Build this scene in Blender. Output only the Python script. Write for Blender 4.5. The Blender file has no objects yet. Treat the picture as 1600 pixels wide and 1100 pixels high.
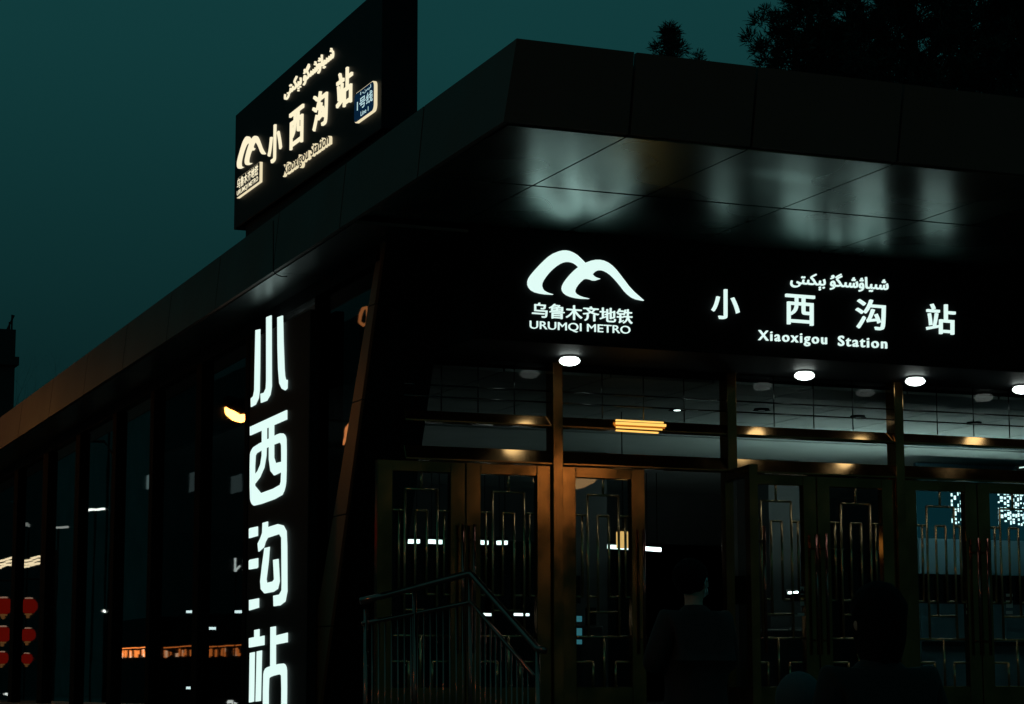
import bpy, bmesh, math, random
from mathutils import Vector, Matrix
random.seed(7)
SC = bpy.context.scene
COL = SC.collection
R_ = math.radians

# ------------------------------------------------------------------ camera
FOC = 3500.0
CAM = Vector((0, 0, 1.45))
_L = Vector((-680 - 800, 1075 - 550, FOC)).normalized()
_R = Vector((8900.0, 505.0, FOC)); _R = (_R - _L * _R.dot(_L)).normalized()
_U = _L.cross(_R)
if _U.y > 0: _U = -_U
cam_d = bpy.data.cameras.new('camera'); cam_o = bpy.data.objects.new('camera', cam_d); COL.objects.link(cam_o)
cam_o.matrix_world = Matrix(((_R.x, -_R.y, -_R.z, CAM.x), (_L.x, -_L.y, -_L.z, CAM.y), (_U.x, -_U.y, -_U.z, CAM.z), (0, 0, 0, 1)))
cam_d.sensor_width = 36; cam_d.lens = FOC / 1600 * 36; cam_d.clip_start = .1; cam_d.clip_end = 3000
SC.camera = cam_o

# ------------------------------------------------------------------ world (dusk sky)
W = bpy.data.worlds.new('World'); SC.world = W; W.use_nodes = True
nt = W.node_tree; nt.nodes.clear()
sky = nt.nodes.new('ShaderNodeTexSky'); sky.sky_type = 'NISHITA'; sky.sun_disc = False
sky.sun_elevation = R_(-2.0); sky.sun_rotation = R_(200)
tc = nt.nodes.new('ShaderNodeTexCoord'); sp = nt.nodes.new('ShaderNodeSeparateXYZ')
ramp = nt.nodes.new('ShaderNodeValToRGB')
ramp.color_ramp.elements[0].position = 0.0; ramp.color_ramp.elements[0].color = (.0012, .0098, .0108, 1)
ramp.color_ramp.elements[1].position = .42; ramp.color_ramp.elements[1].color = (.0056, .050, .052, 1)
e = ramp.color_ramp.elements.new(.14); e.color = (.0018, .0178, .0188, 1)
e = ramp.color_ramp.elements.new(.28); e.color = (.0042, .0395, .0408, 1)
nz = nt.nodes.new('ShaderNodeTexNoise'); nz.inputs['Scale'].default_value = 5; nz.inputs['Detail'].default_value = 3
mr = nt.nodes.new('ShaderNodeMapRange'); mr.inputs[3].default_value = .93; mr.inputs[4].default_value = 1.07
mul = nt.nodes.new('ShaderNodeMix'); mul.data_type = 'RGBA'; mul.blend_type = 'MULTIPLY'; mul.inputs[0].default_value = 1
add = nt.nodes.new('ShaderNodeMix'); add.data_type = 'RGBA'; add.blend_type = 'ADD'; add.inputs[0].default_value = .006
bg = nt.nodes.new('ShaderNodeBackground'); wo = nt.nodes.new('ShaderNodeOutputWorld')
k = nt.links.new
k(tc.outputs['Generated'], sp.inputs[0]); k(sp.outputs['Z'], ramp.inputs[0]); k(tc.outputs['Generated'], nz.inputs['Vector'])
k(nz.outputs[0], mr.inputs[0]); k(ramp.outputs[0], mul.inputs[6]); k(mr.outputs[0], mul.inputs[7])
k(mul.outputs[2], add.inputs[6]); k(sky.outputs[0], add.inputs[7]); k(add.outputs[2], bg.inputs[0])
bg.inputs[1].default_value = 1.0; k(bg.outputs[0], wo.inputs[0])
SC.view_settings.view_transform = 'Standard'; SC.view_settings.look = 'None'
SC.view_settings.exposure = 0; SC.view_settings.gamma = 1
SC.cycles.use_denoising = True
SC.cycles.max_bounces = 8; SC.cycles.transparent_max_bounces = 24
SC.cycles.sample_clamp_indirect = 2.0; SC.cycles.caustics_refractive = False

# ------------------------------------------------------------------ pixel -> plane helpers
def ray(px, py):
    v = Vector((px - 800, py - 550, FOC)); return Vector((v.dot(_R), v.dot(_L), v.dot(_U)))
def onY(px, py, c): d = ray(px, py); return CAM + d * ((c - CAM.y) / d.y)
def onX(px, py, c): d = ray(px, py); return CAM + d * ((c - CAM.x) / d.x)
def onZ(px, py, c): d = ray(px, py); return CAM + d * ((c - CAM.z) / d.z)

# ------------------------------------------------------------------ materials
MATS = {}
def mat(name, col, rough=.5, metal=0.0, noise=0.0, nscale=3.0, bump=0.0, spec=.5, rnoise=0.0, det=6):
    if name in MATS: return MATS[name]
    m = bpy.data.materials.new(name); m.use_nodes = True; n = m.node_tree; b = n.nodes['Principled BSDF']
    b.inputs['Base Color'].default_value = (*col, 1); b.inputs['Roughness'].default_value = rough
    b.inputs['Metallic'].default_value = metal; b.inputs['Specular IOR Level'].default_value = spec
    if noise or bump or rnoise:
        t = n.nodes.new('ShaderNodeTexCoord'); z = n.nodes.new('ShaderNodeTexNoise')
        z.inputs['Scale'].default_value = nscale; z.inputs['Detail'].default_value = det
        n.links.new(t.outputs['Object'], z.inputs['Vector'])
        if noise:
            r = n.nodes.new('ShaderNodeMapRange'); r.inputs[1].default_value = .3; r.inputs[2].default_value = .7
            r.inputs[3].default_value = 1 - noise; r.inputs[4].default_value = 1 + noise
            x = n.nodes.new('ShaderNodeMix'); x.data_type = 'RGBA'; x.blend_type = 'MULTIPLY'; x.inputs[0].default_value = 1
            x.inputs[6].default_value = (*col, 1)
            n.links.new(z.outputs[0], r.inputs[0]); n.links.new(r.outputs[0], x.inputs[7]); n.links.new(x.outputs[2], b.inputs['Base Color'])
        if rnoise:
            r = n.nodes.new('ShaderNodeMapRange'); r.inputs[1].default_value = .3; r.inputs[2].default_value = .7
            r.inputs[3].default_value = max(.02, rough - rnoise); r.inputs[4].default_value = rough + rnoise
            n.links.new(z.outputs[0], r.inputs[0]); n.links.new(r.outputs[0], b.inputs['Roughness'])
        if bump:
            u = n.nodes.new('ShaderNodeBump'); u.inputs['Strength'].default_value = bump; u.inputs['Distance'].default_value = .02
            n.links.new(z.outputs[0], u.inputs['Height']); n.links.new(u.outputs[0], b.inputs['Normal'])
    MATS[name] = m; return m
def glow(name, col, s):
    if name in MATS: return MATS[name]
    m = bpy.data.materials.new(name); m.use_nodes = True; n = m.node_tree; n.nodes.clear()
    e = n.nodes.new('ShaderNodeEmission'); o = n.nodes.new('ShaderNodeOutputMaterial')
    e.inputs[0].default_value = (*col, 1); e.inputs[1].default_value = s; n.links.new(e.outputs[0], o.inputs[0])
    MATS[name] = m; return m
def glass(name, tint, refl, rough=.01, wav=0.0):
    """thin pane: tinted see-through plus a mirror-like reflection that grows at a grazing angle"""
    m = bpy.data.materials.new(name); m.use_nodes = True; n = m.node_tree; n.nodes.clear()
    o = n.nodes.new('ShaderNodeOutputMaterial'); x = n.nodes.new('ShaderNodeMixShader')
    t = n.nodes.new('ShaderNodeBsdfTransparent'); t.inputs[0].default_value = (*tint, 1)
    g = n.nodes.new('ShaderNodeBsdfGlossy'); g.inputs['Roughness'].default_value = rough
    f = n.nodes.new('ShaderNodeFresnel'); f.inputs[0].default_value = 1.5
    q = n.nodes.new('ShaderNodeMath'); q.operation = 'MULTIPLY'; q.inputs[1].default_value = refl; q.use_clamp = True
    n.links.new(f.outputs[0], q.inputs[0]); n.links.new(q.outputs[0], x.inputs[0])
    n.links.new(t.outputs[0], x.inputs[1]); n.links.new(g.outputs[0], x.inputs[2]); n.links.new(x.outputs[0], o.inputs[0])
    if wav:
        c = n.nodes.new('ShaderNodeTexCoord'); z = n.nodes.new('ShaderNodeTexNoise'); z.inputs['Scale'].default_value = 1.3
        b = n.nodes.new('ShaderNodeBump'); b.inputs['Strength'].default_value = wav; b.inputs['Distance'].default_value = .02
        n.links.new(c.outputs['Object'], z.inputs['Vector']); n.links.new(z.outputs[0], b.inputs['Height'])
        n.links.new(b.outputs[0], g.inputs['Normal'])
    MATS[name] = m; return m

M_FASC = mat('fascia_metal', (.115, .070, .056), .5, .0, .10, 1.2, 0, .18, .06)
M_SOFF = mat('soffit_metal', (.20, .36, .34), .27, 1.0, .14, .8, 0, .5, .04, 1)
M_SEAM = mat('seam_dark', (.006, .006, .006), .8)
M_BLACK = mat('black_panel', (.006, .007, .008), .6, 0, .2, 2.0, 0, .12)
M_DARK = mat('dark_metal', (.003, .003, .003), .75, 0, .2, 3.0, 0, .04)
M_BRONZE = mat('bronze_metal', (.36, .19, .075), .14, .95, .28, 2.6, .03, .5, .06, 3)
M_BRONZE_D = mat('dark_bronze', (.07, .032, .014), .34, .5, .25, 2.0, .04, .5, .10)
M_BRASS = mat('brass_bar', (.70, .48, .26), .24, 1.0, .15, 6)
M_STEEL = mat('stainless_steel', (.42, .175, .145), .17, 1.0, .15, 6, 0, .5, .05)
M_CEIL = mat('ceiling_panel', (.20, .23, .22), .6, 0, .12, 1.2)
M_INT = mat('interior_wall', (.035, .042, .042), .7, 0, .15, 1.0)
M_FLOOR = mat('interior_floor', (.10, .10, .10), .35, 0, .15, 1.0)
M_GLASS_S = glass('side_glass', (.20, .23, .24), .8, .012, .012)
M_GLASS_D = glass('door_glass', (.62, .68, .68), .9, .01, .01)
M_GLASS_T = glass('transom_glass', (.60, .66, .66), .16, .03, .01)
M_COOL = glow('cool_letter', (.77, 1.0, .94), .98)
M_COOL_B = glow('cool_letter_bright', (.77, 1.0, .94), 1.0)
M_WARM = glow('warm_letter', (1.0, .90, .62), 1.0)
M_WARM_S = glow('warm_side', (1.0, .86, .55), .85)
M_DOWN = glow('downlight_diffuser', (.86, 1.0, .93), 4.5)
M_TUBE = glow('tube_light', (.80, 1.0, .96), 3)
M_SOD = glow('sodium_lamp', (1.0, .36, .06), 60)

# ------------------------------------------------------------------ mesh helpers
class MB:
    def __init__(s): s.b = bmesh.new()
    def quad(s, a, b, c, d):
        return s.b.faces.new([s.b.verts.new(p) for p in (a, b, c, d)])
    def box(s, x0, x1, y0, y1, z0, z1):
        return s.hexa([(x0, y0, z0), (x1, y0, z0), (x1, y1, z0), (x0, y1, z0)], [(x0, y0, z1), (x1, y0, z1), (x1, y1, z1), (x0, y1, z1)])
    def hexa(s, lo, hi):
        return s.loft([lo, hi])
    def loft(s, rings, cap=True):
        vs = [[s.b.verts.new(p) for p in r] for r in rings]; n = len(rings[0])
        for a, b in zip(vs, vs[1:]):
            for i in range(n): s.b.faces.new((a[i], a[(i + 1) % n], b[(i + 1) % n], b[i]))
        if cap: s.b.faces.new(vs[0][::-1]); s.b.faces.new(vs[-1])
        return s
    def tube(s, pts, r, n=8, closed=False):
        pts = [Vector(p) for p in pts]; rings = []; N = len(pts)
        rr = r if isinstance(r, (list, tuple)) else [r] * N
        for i, p in enumerate(pts):
            if closed: d = pts[(i + 1) % N] - pts[i - 1]
            else: d = pts[min(i + 1, N - 1)] - pts[max(i - 1, 0)]
            d.normalize(); u = d.cross(Vector((0, 0, 1)) if abs(d.z) < .9 else Vector((1, 0, 0))).normalized(); v = d.cross(u)
            rings.append([p + (u * math.cos(2 * math.pi * j / n) + v * math.sin(2 * math.pi * j / n)) * rr[i] for j in range(n)])
        if closed: rings.append(rings[0]); return s.loft(rings, False)
        return s.loft(rings)
    def lathe(s, c, prof, n=24):
        c = Vector(c); return s.loft([[c + Vector((r * math.cos(2 * math.pi * j / n), r * math.sin(2 * math.pi * j / n), z)) for j in range(n)] for r, z in prof])
    def build(s, name, m, parent=None, smooth=False, bevel=0):
        bmesh.ops.recalc_face_normals(s.b, faces=s.b.faces[:])
        me = bpy.data.meshes.new(name); s.b.to_mesh(me); s.b.free()
        if smooth:
            for p in me.polygons: p.use_smooth = True
        me.materials.append(m); o = bpy.data.objects.new(name, me); COL.objects.link(o)
        if parent: 
            o.parent = parent; o.matrix_parent_inverse = Matrix.Translation(-parent.location)
        if bevel:
            b = o.modifiers.new('b', 'BEVEL'); b.width = bevel; b.segments = 2; b.limit_method = 'ANGLE'
        return o
def tag(o, label=None, cat=None, group=None, kind=None):
    for a, v in (('label', label), ('category', cat), ('group', group), ('kind', kind)):
        if v: o[a] = v
    return o
def thing(name, loc, label, cat, group=None):
    o = bpy.data.objects.new(name, None); o.location = loc; o.empty_display_size = .2; COL.objects.link(o)
    return tag(o, label, cat, group)
def struct(name, mb, m): return tag(mb.build(name, m), kind='structure')
def copy_tree(o, parent=None):
    c = o.copy(); COL.objects.link(c)
    if parent: c.parent = parent
    for ch in list(o.children): copy_tree(ch, c)
    return c

# frames on vertical planes: (u, v, n) -> world
class Plane:
    def __init__(s, axis, c):
        s.axis, s.c = axis, c
    def uv(s, px, py):
        if s.axis == 'Y': p = onY(px, py, s.c); return (p.x, p.z)
        p = onX(px, py, s.c); return (-p.y, p.z)
    def to(s, u, v, n=0):      # n: distance out of the plane toward the viewer
        if s.axis == 'Y': return Vector((u, s.c - n, v))
        return Vector((s.c - n, -u, v))
    def mat(s, u, v, n=0):
        o = s.to(u, v, n)
        if s.axis == 'Y': ex, ey, ez = Vector((1, 0, 0)), Vector((0, 0, 1)), Vector((0, -1, 0))
        else: ex, ey, ez = Vector((0, -1, 0)), Vector((0, 0, 1)), Vector((-1, 0, 0))
        return Matrix(((ex.x, ey.x, ez.x, o.x), (ex.y, ey.y, ez.y, o.y), (ex.z, ey.z, ez.z, o.z), (0, 0, 0, 1)))

def curve_mesh(c):
    o = bpy.data.objects.new('tmp', c); COL.objects.link(o)
    dg = bpy.context.evaluated_depsgraph_get(); dg.update()
    me = bpy.data.meshes.new_from_object(o.evaluated_get(dg))
    bpy.data.objects.remove(o); bpy.data.curves.remove(c); return me
def link_mesh(name, me, m, parent, M):
    me.transform(M); me.materials.clear(); me.materials.append(m)
    for p in me.polygons: p.material_index = 0
    o = bpy.data.objects.new(name, me); COL.objects.link(o)
    if parent: o.parent = parent; o.matrix_parent_inverse = Matrix.Translation(-parent.location)
    return o
def text_raw(body, depth, bold=0.0, space=1.0):
    c = bpy.data.curves.new('t', 'FONT'); c.body = body; c.size = 1; c.offset = bold; c.space_character = space; c.resolution_u = 4
    c.extrude = .1 if depth else 0
    return curve_mesh(c)
def text_fit(name, body, pl, quad, m, parent, depth=.03, n=0.0, bold=0.0, space=1.0, sides=None):
    """fit the lettering to a parallelogram given in plane (u, v): bottom-left, bottom-right, top-left"""
    me = text_raw(body, depth, bold, space)
    xs = [v.co.x for v in me.vertices]; ys = [v.co.y for v in me.vertices]
    x0, x1, y0, y1 = min(xs), max(xs), min(ys), max(ys)
    (ua, va), (ub, vb), (uc, vc) = quad
    for v in me.vertices:
        s = (v.co.x - x0) / (x1 - x0); t = (v.co.y - y0) / (y1 - y0)
        v.co.x = ua + (ub - ua) * s + (uc - ua) * t; v.co.y = va + (vb - va) * s + (vc - va) * t
        v.co.z = (depth if v.co.z > 0 else 0.0) if depth else 0.0
    return link_mesh(name, me, m, parent, pl.mat(0, 0, n))
def poly_fit(name, loops, m, parent, pl, depth=.03, n=0.0):
    """filled outline(s) in plane (u, v), extruded out of the plane"""
    c = bpy.data.curves.new('p', 'CURVE'); c.dimensions = '2D'; c.fill_mode = 'BOTH'; c.extrude = .1
    for lp in loops:
        s = c.splines.new('POLY'); s.points.add(len(lp) - 1); s.use_cyclic_u = True
        for q, (x, y) in zip(s.points, lp): q.co = (x, y, 0, 1)
    me = curve_mesh(c)
    for v in me.vertices: v.co.z = depth if v.co.z > 0 else 0.0
    return link_mesh(name, me, m, parent, pl.mat(0, 0, n))
def smooth_loop(pts, it=2):
    for _ in range(it):
        q = []
        for a, b in zip(pts, pts[1:] + pts[:1]):
            q += [(a[0] * .75 + b[0] * .25, a[1] * .75 + b[1] * .25), (a[0] * .25 + b[0] * .75, a[1] * .25 + b[1] * .75)]
        pts = q
    return pts

# ------------------------------------------------------------------ main dimensions
YD = 20.70          # door wall
YH = 19.50          # sign header front
ZS = 5.815          # canopy soffit
XC = 6.54           # canopy's left edge
YC = 15.79          # canopy's front edge (bottom)
XF = 7.14           # glazed side wall
XE = 24.0           # far end of the building
YB = 47.0           # back of the building
ZP = 1.20           # landing level
SL = -.0185         # the roof edge falls gently to the rear
def zs(y): return ZS + SL * (y - YC)
def zt(y): return ZS + .655 + (SL - .0022) * (y - YC)

# ------------------------------------------------------------------ ground
b = MB(); b.quad((-400, -200, 0), (600, -200, 0), (600, 900, 0), (-400, 900, 0))
struct('ground', b, mat('paving_ground', (.06, .06, .058), .6, 0, .25, .6))
b = MB(); b.quad((-26, -60, .004), (-4, -60, .004), (-4, 200, .004), (-26, 200, .004))
struct('road', b, mat('asphalt', (.035, .035, .036), .7, 0, .3, 4, .2))
b = MB(); b.box(-4, -3.8, -60, 200, 0, .12); struct('kerb', b, mat('kerb_stone', (.2, .2, .19), .7, 0, .2, 3))
b = MB(); b.box(-1.5, 40, 10.2, 48, 0.004, .18); b.box(-1.5, 40, 10.5, 48, .18, .34)
struct('pavement', b, mat('granite_paving', (.09, .09, .088), .55, 0, .25, 2))
b = MB()
X0R = onY(735, 898, 18.9).x
for i in range(6):
    b.box(X0R, 24, 17.1 + .3 * i, 20.4, .34 + (ZP - .34) / 6 * i, .34 + (ZP - .34) / 6 * (i + 1) - (.004 if i == 5 else 0))
b.box(XC - .6, 24, 18.95, 46.9, .34, ZP - .01)
struct('steps', b, mat('granite_step', (.10, .10, .10), .5, 0, .25, 3))

# ------------------------------------------------------------------ station building
ST = thing('metro_station_building', (XF, YC, 0), 'dark metro station with wide canopy, bronze doors and tall side glazing', 'metro station')
# fascia: cladding panels with open joints over a dark carcass
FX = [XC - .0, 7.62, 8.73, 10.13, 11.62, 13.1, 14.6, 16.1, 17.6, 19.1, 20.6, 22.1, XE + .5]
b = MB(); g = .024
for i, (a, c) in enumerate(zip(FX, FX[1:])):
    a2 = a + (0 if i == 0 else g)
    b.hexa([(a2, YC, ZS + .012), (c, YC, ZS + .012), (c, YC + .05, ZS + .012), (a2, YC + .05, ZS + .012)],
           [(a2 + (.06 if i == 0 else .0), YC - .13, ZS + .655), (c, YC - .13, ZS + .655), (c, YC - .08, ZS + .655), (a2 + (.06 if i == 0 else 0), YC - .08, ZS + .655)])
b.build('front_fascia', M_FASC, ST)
seam_px = [(785, 193), (653, 273), (531, 350), (427, 425), (336, 482), (260, 530), (191, 577), (130, 618), (76, 655), (28, 687)]
FY = [onX(x, y, XC).y for x, y in seam_px]; FY[0] = YC + .055
while FY[-1] < YB: FY.append(FY[-1] + 2.35)
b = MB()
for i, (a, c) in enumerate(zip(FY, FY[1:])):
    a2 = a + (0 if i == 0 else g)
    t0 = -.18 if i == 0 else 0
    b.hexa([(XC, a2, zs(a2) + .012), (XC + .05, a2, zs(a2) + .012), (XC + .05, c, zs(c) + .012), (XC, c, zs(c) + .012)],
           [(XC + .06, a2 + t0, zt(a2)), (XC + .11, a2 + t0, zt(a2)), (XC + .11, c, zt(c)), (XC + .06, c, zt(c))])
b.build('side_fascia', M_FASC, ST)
b = MB()   # carcass behind the panels, and the roof deck
b.loft([[(XC + .115, y, zl), (XE, y, zl), (XE, y, zu), (XC + .115, y, zu)] for y, zl, zu in
        ((YC + .06, ZS + .05, ZS + .60), (YD + .2, ZS + .05, zt(YD) - .03), (YD + .9, zs(YD) + .05, zt(YD) - .03), (YB, zs(YB) + .05, zt(YB) - .03))])
b.build('roof', M_SEAM, ST)
# soffit panels
SXs = FX[:]; SXs[0] = XC + .07
b = MB()
for i, (a, c) in enumerate(zip(SXs, SXs[1:])):
    for (y0, y1) in ((YC + .07, 17.73), (17.73, YH + .02)):
        b.box(a + (0 if i == 0 else .018), c, y0 + (0 if y0 < 16 else .045), y1, ZS, ZS + .012)
b.build('canopy_soffit', M_SOFF, ST)
b = MB()
for (a, c) in zip(FY[:], FY[1:]):
    a = max(a, YH + .05)
    if c <= a: continue
    b.hexa([(XC + .05, a + .012, zs(a)), (XF + .6, a + .012, zs(a)), (XF + .6, c, zs(c)), (XC + .05, c, zs(c))],
           [(XC + .05, a + .012, zs(a) + .03), (XF + .6, a + .012, zs(a) + .03), (XF + .6, c, zs(c) + .03), (XC + .05, c, zs(c) + .03)])
b.build('side_soffit', mat('side_soffit_metal', (.16, .19, .19), .35, .9, .12, 1.0), ST)

# leaning portal leg at the corner
def edge(pxs, X): return [onX(x, y, X) for x, y in pxs]
eR = edge([(593, 454), (505, 1095)], XF); eL = edge([(584, 454), (476, 1100)], XF)
def lerp_z(p, q, z): t = (z - p.z) / (q.z - p.z); return p + (q - p) * t
ztop, zbot = ZS - .004, .35
fr_t, fr_b = lerp_z(eR[0], eR[1], ztop), lerp_z(eR[0], eR[1], zbot)
bk_t, bk_b = lerp_z(eL[0], eL[1], ztop), lerp_z(eL[0], eL[1], zbot)
XL1 = XF + .62
oR = [onX(x, y, XL1) for x, y in [(665, 655), (638, 843)]]
b = MB()   # bronze-clad narrow side of the leg
zz = [zbot, 1.1, 2.05, 3.15, 4.25, 5.15, ztop]
for z0, z1 in zip(zz, zz[1:]):
    r = []
    for z in (z0 + .012, z1):
        p, q = lerp_z(fr_b, fr_t, z), lerp_z(bk_b, bk_t, z)
        r.append([(XF - .03, p.y, z), (XF - .03, q.y, z), (XF, q.y, z), (XF, p.y, z)])
    b.hexa(*r)
b.build('portal_leg_cladding', mat('leg_bronze', (.32, .11, .045), .40, .35, .2, 1.5), ST)
b = MB()
r = []
for z in (zbot, ztop):
    p, q = lerp_z(fr_b, fr_t, z), lerp_z(bk_b, bk_t, z); o = lerp_z(oR[0], oR[1], z)
    r.append([(XF + .003, p.y + .01, z), (XL1, min(o.y, p.y + .05), z), (XL1, YD + .3 if q.y < YD else q.y + .3, z), (XF + .003, q.y - .004, z)])
b.hexa(*r); b.build('portal_leg', M_BLACK, ST)

# sign header over the doors
zhb = onY(1200, 557, YH).z
b = MB(); b.box(XF + .62, XE, YH, YD + .1, zhb, ZS - .003)
b.build('header_panel', M_BLACK, ST, bevel=.01)
zdb = zhb
# side glazing with mullions
mull_px = [(494, 497), (485, 480), (385, 391), (307, 316), (235, 241), (176, 182), (118, 125), (67, 75), (22, 28)]
mys = []
for a, c in mull_px:
    ya, yb = onX(a, 900, XF).y, onX(c, 900, XF).y; mys.append((yb, ya))
zg = lambda y: zs(y) - .16
lasty = mys[-1][1]
while lasty < YB - 3: mys.append((lasty + 2.9, lasty + 3.25)); lasty += 3.15
for (a, c) in mys:
    if c - a < .02: continue
    m_ = MB(); m_.box(XF - .05, XF + .1, a, c, .35, zg(c) - .002); m_.build('mullion', M_DARK, ST, bevel=.008)
b = MB(); b.hexa([(XF - .03, bk_t.y, zg(bk_t.y)), (XF + .12, bk_t.y, zg(bk_t.y)), (XF + .12, YB, zg(YB)), (XF - .03, YB, zg(YB))],
               [(XF - .03, bk_t.y, zs(bk_t.y) - .003), (XF + .12, bk_t.y, zs(bk_t.y) - .003), (XF + .12, YB, zs(YB) - .003), (XF - .03, YB, zs(YB) - .003)])
b.build('glazing_head', M_BLACK, ST)
ys = sorted(mys)
y0 = bk_t.y + .01
pan = []
for (a, c) in ys:
    if a - y0 > .05: pan.append((y0, a))
    y0 = c
for i, (a, c) in enumerate(pan):
    m_ = MB()
    ang = random.uniform(-.0025, .0025)
    za, zc = zg(a), zg(c)
    if i == 0:
        yb = bk_b.y + .01
        m_.quad((XF + .03, a, za), (XF + .03, c, zc), (XF + .03 , c, .36), (XF + .03, min(yb, c - .02), .36))
    else: m_.quad((XF + .03 , a, za), (XF + .03 + ang, c, zc), (XF + .03 + ang, c, .36), (XF + .03, a, .36))
    m_.build('window_pane', M_GLASS_S, ST)

# door wall: bars, transoms, posts, leaves
PD = Plane('Y', YD)
def zof(px, py): return onY(px, py, YD).z
def xof(px): return onY(px, 800, YD).x
XA = [XF + 0.02, xof(867), xof(1140), xof(1402)]
XA += [XA[-1] + 2.0, XA[-1] + 4.0, XA[-1] + 6.0]
zt0, zt1 = zof(1130, 738), zof(1130, 716)       # door head bar
zm0, zm1 = zof(1130, 681), zof(1130, 664)       # transom bar
# posts
for i, x in enumerate(XA[1:]):
    m_ = MB(); m_.box(x - .055, x + .055, YD - .09, YD + .09, ZP, zdb - .003); m_.build('door_post', M_BRONZE, ST, bevel=.006)
b = MB()
edges = [XF + .3] + XA[1:] + [XE]
def bar(b, a, c, z0, z1, y0):   # front face leans back above a short upright lip
    k_ = (z1 - z0 - .02) * math.tan(R_(26))
    b.loft([[(x, YD - y0, z0), (x, YD - y0, z0 + .02), (x, YD - y0 + k_, z1), (x, YD + .07, z1), (x, YD + .07, z0)] for x in (a + .057, c - .057)])
for a, c in zip(edges, edges[1:]): bar(b, a, c, zt0, zt1, .085)
b.build('door_head_bar', M_BRONZE, ST, bevel=.006)
b = MB()
for a, c in zip(edges, edges[1:]): bar(b, a, c, zm0, zm1, .07)
b.build('transom_bar', M_BRONZE, ST, bevel=.006)
for a, c in zip(edges, edges[1:]):
    for z0, z1 in ((zt1 + .004, zm0 - .004), (zm1 + .004, zdb - .006)):
        m_ = MB(); m_.quad((a + .057, YD, z0), (c - .057, YD, z0), (c - .057, YD, z1), (a + .057, YD, z1)); m_.build('transom_pane', M_GLASS_T, ST)

zr1, zr2 = zof(1130, 643), zof(1130, 626)  # thin bars on the upper panes standing in for ceiling grid lines
for a, c in zip(edges, edges[1:]):
    b = MB(); w = (c - a - .114) / 4
    for z in (zr1, zr2): b.tube([(a + .057, YD - .02, z), (c - .057, YD - .02, z)], .008, 8)
    for k_ in (1, 2, 3): b.tube([(a + .057 + w * k_, YD - .02, zm1 + .004), (a + .057 + w * k_, YD - .02, zdb - .006)], .006, 8)
    b.build('grid_line_bars', mat('grid_line_steel', (.10, .11, .11), .2, 1.0), ST, smooth=True)

ZB = ZP + .02
def leaf(x0, x1, meet, opened=False):
    """one glazed door leaf in its own frame; meet = which side carries the pull handle"""
    root = MB(); H = zt0 - .006; sw = .155
    f = MB(); T = .045
    f.box(0, sw, -T, T, ZB, H); f.box(x1 - x0 - sw, x1 - x0, -T, T, ZB, H)
    f.box(sw, x1 - x0 - sw, -T + .003, T - .003, H - .11, H); f.box(sw, x1 - x0 - sw, -T + .003, T - .003, ZB, ZB + .22)
    fr = f.build('door', M_BRONZE, ST, bevel=.006)
    gl = MB(); w = x1 - x0
    gl.quad((sw, 0, ZB + .22), (w - sw, 0, ZB + .22), (w - sw, 0, H - .11), (sw, 0, H - .11)); gl = gl.build('door_pane', M_GLASS_D, fr)
    # lattice of thin bars
    la = MB(); r = .0135; a, c = sw, w - sw; t, bt = H - .11, ZB + .22
    def v(x, z0, z1): la.tube([(x, -.026, z0), (x, -.026, z1)], r, 10)
    def h(z, u0, u1): la.tube([(u0, -.025, z), (u1, -.025, z)], r * .9, 8)
    W_ = c - a
    if meet == 'R': L_ = lambda q: a + W_ * q
    else: L_ = lambda q: c - W_ * q
    def hh(z, q0, q1): h(z, min(L_(q0), L_(q1)), max(L_(q0), L_(q1)))
    v(L_(.5), t - .16, t); hh(t - .17, .22, .78); v(L_(.22), bt + .5, t - .17); v(L_(.78), bt + .5, t - .17)
    hh(t - .38, 0, .22); hh(t - .38, .40, .60); v(L_(.40), bt + .75, t - .38); v(L_(.60), t - 1.2, t - .38)
    hh(t - .38, .78, 1); v(L_(.12), t - 1.2, t - .38); v(L_(.90), t - 1.2, t - .38); hh(t - 1.2, 0, .12); hh(t - 1.2, .9, 1)
    hh(t - 1.2, .22, .40); hh(t - 1.2, .60, .78)
    hh(bt + .5, 0, 1); hh(bt + .75, .22, .78); v(L_(.5), bt, bt + .5); hh(bt + .25, 0, .3); hh(bt + .25, .7, 1); v(L_(.3), bt, bt + .25); v(L_(.7), bt, bt + .25)
    la.build('lattice', M_BRASS, fr, smooth=True)
    hd = MB(); hx = (w - sw * .35) if meet == 'R' else sw * .35
    z0, z1 = ZB + .55, H - .62
    hd.tube([(hx, -.12, z0), (hx, -.12, z1)], .017, 10)
    for z in (z0 + .15, z1 - .15): hd.tube([(hx, -.045, z), (hx, -.12, z)], .011, 8)
    hd.build('door_handle', M_STEEL, fr, smooth=True)
    return fr
DOORS = []
for i, (a, c) in enumerate(zip(XA, XA[1:])):
    a2, c2 = (a + .06, c - .06); m_ = (a2 + c2) / 2
    for side in (0, 1):
        x0, x1 = (a2, m_ - .006) if side == 0 else (m_ + .006, c2)
        if i == 1 and side == 1:      # this leaf stands open toward the steps
            fr = leaf(x0, x1, 'L')
            # hinge at the right post
            fr.matrix_parent_inverse = Matrix.Identity(4); fr.parent = ST
            Mw = Matrix.Translation((x1 - .02, YD - .05, 0)) @ Matrix.Rotation(R_(80), 4, 'Z') @ Matrix.Translation((-(x1 - x0), 0, 0))
            fr.matrix_parent_inverse = Matrix.Translation(-ST.location); fr.matrix_basis = Mw
        else:
            fr = leaf(x0, x1, 'R' if side == 0 else 'L')
            fr.location = (x0, YD, 0)
        DOORS.append(fr)

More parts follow.
